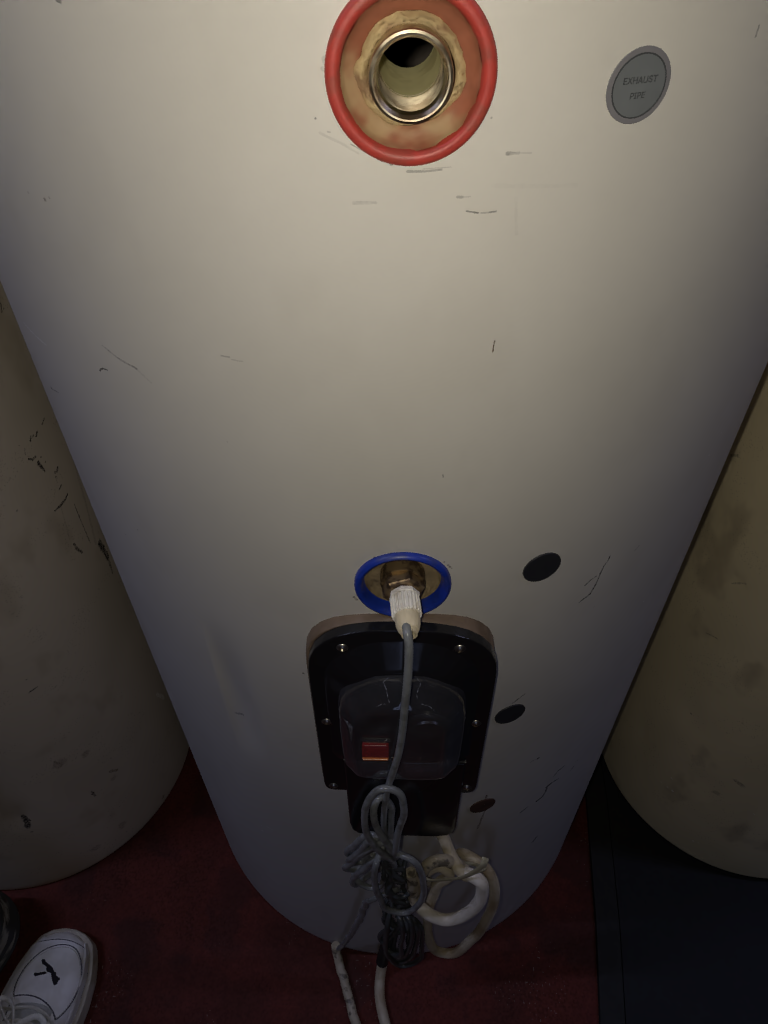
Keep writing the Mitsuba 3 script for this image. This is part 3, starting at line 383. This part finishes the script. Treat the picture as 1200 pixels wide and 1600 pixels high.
panel = put('control_panel', uvh(loft_star(plate_o, prof + [(0.012, 0.0002), (0.0145, 0.0008), (0.018, 0.0012), (0.026, 0.0014)]), PY), 'black_gloss', wh, smooth=30, label='glossy black arched control panel cover')
put('collar', uvh(shift(loft(plate_o, [(-0.0012, -0.050), (-0.0010, -0.012), (-0.0004, -0.0082), (0.0002, -0.0073), (0.004, -0.0073)]), -0.0016, 0.0), PY), 'collar_plastic', panel, label='brownish raised frame behind the black cover')
put('terminal_cover', uvh(loft(low_o, [(-0.0005, -0.016), (0.0, 0.001), (0.0005, 0.0030), (0.0018, 0.0042), (0.005, 0.0046)]), PY), 'black_gloss', panel, smooth=30, label='black lower terminal cover')
bub = [(0.0010, 0.7222), (0.0085, 0.7218), (0.0162, 0.7207), (0.0235, 0.7172), (0.0310, 0.7112), (0.0370, 0.7045), (0.0412, 0.6968), (0.0432, 0.6860), (0.0437, 0.660), (0.0434, 0.630), (0.0424, 0.6130), (0.0395, 0.6070), (0.0300, 0.6025), (0.0160, 0.6005)]
bub = bub + [(0.0020 - u, v) for u, v in bub[::-1][:-1]]
bub_o = rounded(bub, 0.013, 300)
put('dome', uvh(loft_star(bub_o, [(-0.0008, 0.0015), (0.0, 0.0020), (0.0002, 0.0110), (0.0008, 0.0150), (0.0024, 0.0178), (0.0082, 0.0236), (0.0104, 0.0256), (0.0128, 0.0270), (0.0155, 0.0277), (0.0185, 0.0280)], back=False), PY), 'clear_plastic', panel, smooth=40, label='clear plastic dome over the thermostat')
hood = [(0.0, 0.7440), (0.014, 0.7428), (0.027, 0.7390), (0.038, 0.7320), (0.0460, 0.7215), (0.0500, 0.7080), (0.0510, 0.690), (0.0510, 0.600), (0.0480, 0.590), (0.042, 0.586)]
hood_o = resample([(0.0006 + u, v) for u, v in hood] + [(0.0006 - u, v) for u, v in hood[::-1][:-1]], 240)
put('hood', uvh(loft_star(hood_o, [(0, 0.0002), (0.0006, 0.0006), (0.002, 0.0012), (0.006, 0.0030), (0.011, 0.0056), (0.016, 0.0082), (0.0195, 0.0097), (0.022, 0.0101), (0.025, 0.0102)], back=False), PY), 'black_gloss', panel, smooth=60, label='raised black middle of the panel cover')
sw = loft(rounded([(-0.0095, 0.0), (0.0095, 0.0), (0.0095, 0.0118), (-0.0095, 0.0118)], 0.0012, 60), [(0, 0), (0, 0.003), (0.0006, 0.0036)])
v = np.asarray(sw.vertices); v[:, 2] += np.where(v[:, 2] > 0.002, (0.0118 - v[:, 1]) * 0.30, 0)
put('rocker_switch', uvh(shift(sw, -0.0172, 0.6262, 0.0105), PY), 'switch_red', panel, label='red rocker switch behind the clear dome')
fr = loft(rounded([(-0.0120, -0.0025), (0.0120, -0.0025), (0.0120, 0.0142), (-0.0120, 0.0142)], 0.002, 60), [(0, 0), (0, 0.0012), (0.0006, 0.0018)])
put('switch_frame', uvh(shift(fr, -0.0172, 0.6262, 0.0100), PY), 'black_inner', panel)
put('switch_glint', uvh(shift(loft(rounded([(-0.0094, 0.0), (0.0094, 0.0), (0.0094, 0.0026), (-0.0094, 0.0026)], 0.0006, 40), [(0, 0), (0, 0.0030), (0.0006, 0.0040)]), -0.0172, 0.6243, 0.0148), PY), 'switch_glint', panel)  # added bar that paints the flash glint under the switch
put('dial', uvh(shift(lathe([(0.0150, 0.0), (0.0150, 0.002), (0.0135, 0.0030), (0.0105, 0.0034), (0.0100, 0.0052), (0.0001, 0.0056)], 64), 0.019, 0.662, 0.0098), PY), 'black_inner', panel)
slot = []
for (u, w) in [(-0.0366, 0.7362), (0.0360, 0.7377), (-0.0520, 0.6445), (0.0530, 0.6470), (-0.0530, 0.5420), (0.0540, 0.5450)]:
    head = m3.Manifold.sphere(0.0050, 40).scale([1, 1, 0.62]).translate([0, 0, -0.0012]) - m3.Manifold.cube([0.02, 0.02, 0.02], True).translate([0, 0, -0.01])
    for k in (0, 90):
        head -= m3.Manifold.cube([0.0046, 0.0008, 0.003], True).rotate([0, 0, k + 37 * u * 1000]).translate([0, 0, 0.0021])
    put('screw', uvh(shift(from_man(head.scale([0.85, 0.85, 1.0])), u, w, 0.0002), PY), 'screw_metal', panel, smooth=30)

# sticker and plugs on the skin
def disc(r, inset, h, n=72): 
    o = np.stack([r * np.cos(np.arange(n) * 2 * np.pi / n), r * np.sin(np.arange(n) * 2 * np.pi / n)], 1)
    return o
def disc_mesh(r, h, n=72, rings=6):
    prof = [(0, -0.0004), (0, h * 0.7), (0.0002, h)] + [(r * k / (rings + 1), h) for k in range(1, rings + 1)]
    return loft(disc(r, 0, 0, n), prof)
st = put('sticker', wrap(disc_mesh(0.0122, 0.0004), 0.0885, 1.0414, 0.0), 'sticker_edge', wh, label='round grey sticker with two lines of lettering')
put('sticker_face', wrap(disc_mesh(0.0099, 0.00012), 0.0885, 1.0414, 0.0004), 'sticker_grey', st)
ring = lathe([(0.00985, -0.0001), (0.01035, -0.0001), (0.01035, 0.00012), (0.00985, 0.00012)], 96, True)
put('ring_line', wrap(ring, 0.0885, 1.0414, 0.00044), 'sticker_ink', st)
for txt, hh, dy in (('EXHAUST', 0.00205, 0.0010), ('PIPE', 0.00190, -0.0038)):
    tx = meshkit.text_mesh(txt, hh, 0.00008, bold=True); e = tx.bounds
    tx = shift(tx, -(e[0, 0] + e[1, 0]) / 2, dy)
    put('lettering', wrap(tx, 0.0885, 1.0414, 0.00053), 'sticker_ink', st, smooth=False)
put('hole_plug', wrap(disc_mesh(0.0122, 0.0009), 0.0922, 0.7838, 0.0), 'plug_black', wh, label='round black plug, uppermost of three')
put('hole_plug', wrap(disc_mesh(0.0124, 0.0009), 0.0925, 0.6127, 0.0), 'plug_black', wh, label='round black plug, middle one of three')
put('hole_plug', wrap(disc_mesh(0.0124, 0.0009), 0.0850, 0.4532, 0.0), 'plug_brown', wh, label='round brown-stained plug, lowest of three')

# ------------------------------------------------------------------ cords and cables
gc = thing('grey_cord', 'thin grey cord hanging from the white gland, knotted into a hank below the panel', 'cord')
CR = 0.0028
strands = {k: sweep(v, CR, 14, 0.003, wob=0.0012, seed=i) for i, (k, v) in enumerate(CORD.items()) if k not in ('tail', 'main')}
put('lead', sweep(CORD['main'], 0.0025, 16, 0.003), 'grey_rubber', gc)
for k, nm in (('top_loop', 'loop'), ('inner_loop', 'loop'), ('lower_ring', 'loop'), ('left_a', 'strand'), ('left_b', 'strand'), ('left_c', 'strand'), ('left_d', 'strand'), ('left_e', 'strand'),
              ('hank_a', 'hank_loop'), ('hank_b', 'hank_loop'), ('hank_c', 'hank_loop'), ('hank_d', 'hank_loop'), ('hank_e', 'hank_loop')):
    put(nm, strands[k], 'shaded_rubber' if nm == 'hank_loop' else 'grey_rubber', gc)  # hank loops take the cord colour with shade painted in
put('tail', sweep(CORD['tail'], 0.0034, 14, 0.003, flat=(0.0036, 0.0024), wob=0.004, seed=4), 'grey_rubber', gc)
# turns of the cord wound round the middle of the hank, shade painted in
for turns, zc, dzz, rx, seed in ((3.2, 0.445, -0.055, 0.0105, 9), (2.7, 0.375, -0.040, 0.0115, 10), (3.3, 0.300, -0.045, 0.0125, 12)):
    wp = []
    for k in range(90):
        u = k / 89; b = u * 2 * math.pi * turns + seed
        wp.append((-0.0040 + 0.004 * (seed > 9) + rx * math.cos(b), 0.2465 + 0.0085 * math.sin(b), zc + dzz * u + 0.020 * math.cos(b + 0.4 * seed)))
    put('binding', sweep(wp, 0.0023, 12, 0.003, wob=0.010, seed=seed), 'shaded_rubber', gc)
wc = thing('white_cable', 'thick grubby white cable coiled in two loops under the black panel', 'cable')
put('drop', sweep(COIL['drop'], 0.0056, 20, 0.003), 'cream_rubber', wc)
put('inner_loop', sweep(COIL['white'], 0.0058, 20, 0.003, wob=0.0008, seed=21), 'white_rubber', wc, label='cleaner white inner loop')
put('back_turn', sweep(COIL['back'], 0.0056, 20, 0.003), 'dirty_rubber', wc, label='dirt-crusted turn of the cable')
put('back_turn', sweep(COIL['back2'], 0.0052, 20, 0.003), 'dirty_rubber', wc)
put('outer_loop', sweep(COIL['outer'], 0.0051, 20, 0.003, wob=0.0010, seed=22), 'cream_rubber', wc, label='yellowed cream outer loop')
put('cable_tie', cat_(sweep(TIE[0], 0, 10, 0.002, flat=(0.0036, 0.0011)), sweep(TIE[1], 0, 10, 0.002, flat=(0.0030, 0.0011))), 'tie_plastic', wc, label='twisted plastic tie holding the loops')
fc = put('floor_cable', sweep(FLOORCABLE, 0.0058, 16, 0.003, wob=0.004, seed=2), 'dirty_rubber', None, label='dirty white cable running from the tank foot across the red floor', cat='cable')
fc2 = thing('brown_cable', 'brownish cable coming out of a black sleeve below the grey hank', 'cable')
put('jacket', sweep(FLOORCABLE2, 0.0066, 16, 0.003), 'cream_rubber', fc2)
put('sleeve', sweep(np.array(FLOORCABLE2[:3]) + [[0.0015, -0.003, 0.04], [0, 0, 0.012], [0, 0, 0.014]], 0.0078, 16, 0.003), 'tape_black', fc2)

# ------------------------------------------------------------------ the photographer's legs and shoes
pe = thing('person', 'standing person in dark faintly streaked trousers and white lace-up sneakers', 'person')
def interp(x, xs, ys): return float(np.interp(x, xs, ys))
WT = ([0, .004, .012, .025, .05, .08, .12, .17, .22, .26, .28, .29], [.004, .019, .032, .041, .0490, .0520, .0500, .041, .0375, .035, .026, .006])
HT = ([0, .006, .015, .03, .06, .09, .12, .15, .19, .23, .29], [.026, .036, .044, .050, .057, .064, .075, .087, .100, .106, .108])
def upper_pt(t, a, out=0.0):
    """a point of the shoe's upper: t metres behind the toe tip, a from 0 (right edge) to pi (left edge); local x right, y back to front, z up"""
    w, h = interp(t, *WT) - 0.003 + out, interp(t, *HT) + out
    ca, sa = math.cos(a), math.sin(a)
    return np.array([w * math.copysign(abs(ca) ** 0.85, ca), -t - (0.003 if out == 0 else 0.003 - out), 0.018 + (h - 0.018) * abs(sa) ** 0.62])
def shoe(parent, M, seed):
    N, A = 70, 40; V = []
    ts = 0.29 * (np.linspace(0, 1, N) ** 1.5)
    for t in ts:
        for k in range(A + 1): V.append(upper_pt(t, math.pi * k / A))
    f = []
    for i in range(N - 1):
        for k in range(A):
            q = i * (A + 1) + k; f += [[q, q + 1, q + A + 2], [q, q + A + 2, q + A + 1]]
    for i in (0, N - 1):
        c = len(V); V.append(np.mean(V[i*(A+1):(i+1)*(A+1)], 0))
        for k in range(A): f.append([i*(A+1)+k, c, i*(A+1)+k+1] if i == 0 else [i*(A+1)+k+1, c, i*(A+1)+k])
    s = put('sneaker', xf(tm(V, f), M), 'shoe_leather', parent, smooth=50, label='white leather sneaker with a dark leaping emblem on the toe' if seed == 0 else None)
    so = [(interp(t, *WT) + 0.0035, -t + (0.002 if t < 0.02 else 0)) for t in ts] ; so = so + [(-x, y) for x, y in so[::-1]]
    put('sole', xf(loft(resample(so, 200), [(0.004, 0.0), (0.001, 0.003), (0, 0.008), (0.0004, 0.020), (0.0015, 0.0245), (0.004, 0.026)]), M), 'shoe_sole', s, smooth=40, label='grubby off-white rubber sole')
    def seam(pts, r, nm='seam', mat_='stitch_dark'):
        put(nm, xf(sweep([upper_pt(t, math.radians(max(d - 17, 6)), 0.0003) for t, d in pts], r, 6, 0.002), M), mat_, s)   # the vamp sits towards the outer side
    if seed == 0:
        seam([(.086, 128), (.074, 137), (.056, 139), (.038, 131), (.025, 113), (.020, 93), (.022, 70), (.034, 49), (.054, 38), (.075, 40), (.100, 56)], 0.0007)
        seam([(.085, 129), (.082, 110), (.085, 90), (.092, 72), (.101, 57)], 0.0008)
        seam([(.088, 126), (.076, 134), (.057, 136), (.040, 128), (.028, 111), (.023, 92), (.025, 71), (.037, 51), (.056, 41), (.076, 43), (.099, 58)], 0.0004, 'stitch_row', 'shoe_panel')
        seam([(.020, 175), (.018, 135), (.014, 95), (.016, 60), (.022, 25), (.05, 14), (.09, 16), (.13, 22)], 0.0005)
        seam([(.090, 130), (.130, 122), (.170, 118), (.22, 116)], 0.0008)
        seam([(.105, 58), (.140, 58), (.180, 62), (.22, 64)], 0.0008)
    tg = [[upper_pt(t, math.radians(d), 0.0010 + 0.004 * math.sin(math.pi * (d - 52) / 50)) for d in np.linspace(52, 102, 12)] for t in np.linspace(.094, .24, 20)]
    V = np.array(tg).reshape(-1, 3); f = []
    for i in range(19):
        for k in range(11): q = i * 12 + k; f += [[q, q + 1, q + 13], [q, q + 13, q + 12]]
    put('tongue', xf(tm(V, f), M), 'tongue_grey', s, smooth=True, label='grey mesh tongue')
    for k, t in enumerate((.102, .118, .134, .152, .172)):
        pts = [(t + (.006 if k % 2 else -.002), 128), (t + .002, 112), (t - .002, 92), (t + .003, 72), (t + (-.002 if k % 2 else .006), 52)]
        put('lace', xf(sweep([upper_pt(q, math.radians(d - 14), 0.0055 if 60 < d < 120 else 0.0012) for q, d in pts], 0, 10, 0.002, flat=(0.0036, 0.0016)), M), 'lace_white', s)
    bow = [upper_pt(.128, math.radians(88), 0.010), upper_pt(.118, math.radians(104), 0.016), upper_pt(.106, math.radians(112), 0.014), upper_pt(.109, math.radians(96), 0.012), upper_pt(.128, math.radians(86), 0.011),
           upper_pt(.119, math.radians(66), 0.015), upper_pt(.130, math.radians(48), 0.011), upper_pt(.140, math.radians(62), 0.012), upper_pt(.130, math.radians(88), 0.012)]
    put('lace_bow', xf(sweep(bow, 0, 10, 0.002, flat=(0.0034, 0.0016)), M), 'lace_white', s)
    if seed == 0:
        K = 0.000186; p0 = np.array([522, 640.])
        ax_, pr = np.array([.49, -.872]), np.array([.872, .49])
        for poly in ([(398, 548), (405, 540), (413, 543), (413, 560), (420, 580), (430, 602), (434, 625), (447, 642), (444, 648), (428, 634), (412, 622), (401, 612), (400, 598), (407, 586), (404, 574), (397, 566)],
                     [(345, 617), (350, 610), (360, 614), (392, 614), (395, 622), (372, 625), (350, 627)],
                     [(419, 634), (430, 640), (446, 655), (462, 676), (475, 684), (473, 694), (461, 694), (457, 710), (435, 712), (427, 698), (420, 664)]):
            L = np.array(poly, float) - p0; uv_ = np.stack([(L @ pr) * K, (L @ ax_) * K], 1)   # across, towards the toe
            from shapely.geometry import Polygon
            lm = trimesh.creation.extrude_polygon(Polygon(uv_).buffer(0.0003), 0.0003, engine='earcut').subdivide().subdivide()
            P = []
            for u, w, hh in lm.vertices:
                t = 0.047 - w;  lo = interp(t, *WT) - 0.003
                ca = math.copysign(min(abs(u / lo), 1) ** (1 / 0.85), u); P.append(upper_pt(t, math.acos(ca) - 0.50, 0.0002 + hh))
            put('emblem', xf(tm(P, lm.faces), M), 'logo_ink', s, smooth=False)
        for d0, d1, nm in ((4, 24, 'side_panel'), (150, 176, 'side_panel')):   # overlaid leather panels along the sides
            t0 = np.linspace(0.012, 0.26, 60); dd = np.linspace(d0, d1, 10)
            P = [upper_pt(t, math.radians(d0 + (d - d0) * (0.75 + 0.25 * math.sin(t * 38))), 0.0011 if 0 < q < 9 else 0.0) for t in t0 for q, d in enumerate(dd)]
            f = []
            for i in range(59):
                for q in range(9): e = i * 10 + q; f += [[e, e + 1, e + 11], [e, e + 11, e + 10]]
            put(nm, xf(tm(P, f), M), 'shoe_panel', s, smooth=True)
def place(tip, d):
    d = np.array([*d, 0.0]); d /= np.linalg.norm(d); M = np.eye(4); M[:3, 0] = [d[1], -d[0], 0]; M[:3, 1] = d; M[:3, 2] = [0, 0, 1]; M[:3, 3] = [*tip, 0.0]
    return M
shoe(pe, place((-0.438, 0.289), (0.11, 1.0)), 0)
shoe(pe, place((-0.850, 0.268), (-1.0, 0.0)), 1)
def capsule_chain(js):
    out = m3.Manifold()
    for (a_, ra), (b_, rb) in zip(js[:-1], js[1:]):
        out += m3.Manifold.batch_hull([m3.Manifold.sphere(ra, 36).translate(list(a_)), m3.Manifold.sphere(rb, 36).translate(list(b_))])
    return out
legs = capsule_chain([((-.462, .070, .120), .060), ((-.475, .045, .30), .067), ((-.50, .00, .50), .075), ((-.56, -.14, .88), .098)]) \
     + capsule_chain([((-.552, .262, .070), .062), ((-.585, .175, .30), .064), ((-.62, .085, .50), .074), ((-.70, -.10, .88), .098)]) \
     + capsule_chain([((-.56, -.14, .88), .105), ((-.70, -.10, .88), .105)]) + capsule_chain([((-.57, -.15, .98), .10), ((-.70, -.11, .98), .10)])
lg = from_man(legs.refine_to_length(0.012)); trimesh.smoothing.filter_taubin(lg, iterations=20)
v = np.asarray(lg.vertices); nn = np.asarray(lg.vertex_normals)
v = v + nn * (0.014 * (meshkit.fbm(v * [16, 16, 34], 4, 5) - 0.5) * np.clip((0.55 - np.abs(v[:, 2] - 0.35)) * 4, 0.3, 1))[:, None]
v[:, 2] = np.maximum(v[:, 2], np.where(v[:, 1] > 0.165, 0.016, 0.085) + 0.006 * np.sin(v[:, 0] * 60))
put('trousers', tm(v, lg.faces), 'trouser_cloth', pe, smooth=True, label='dark trousers with faint pale streaks')
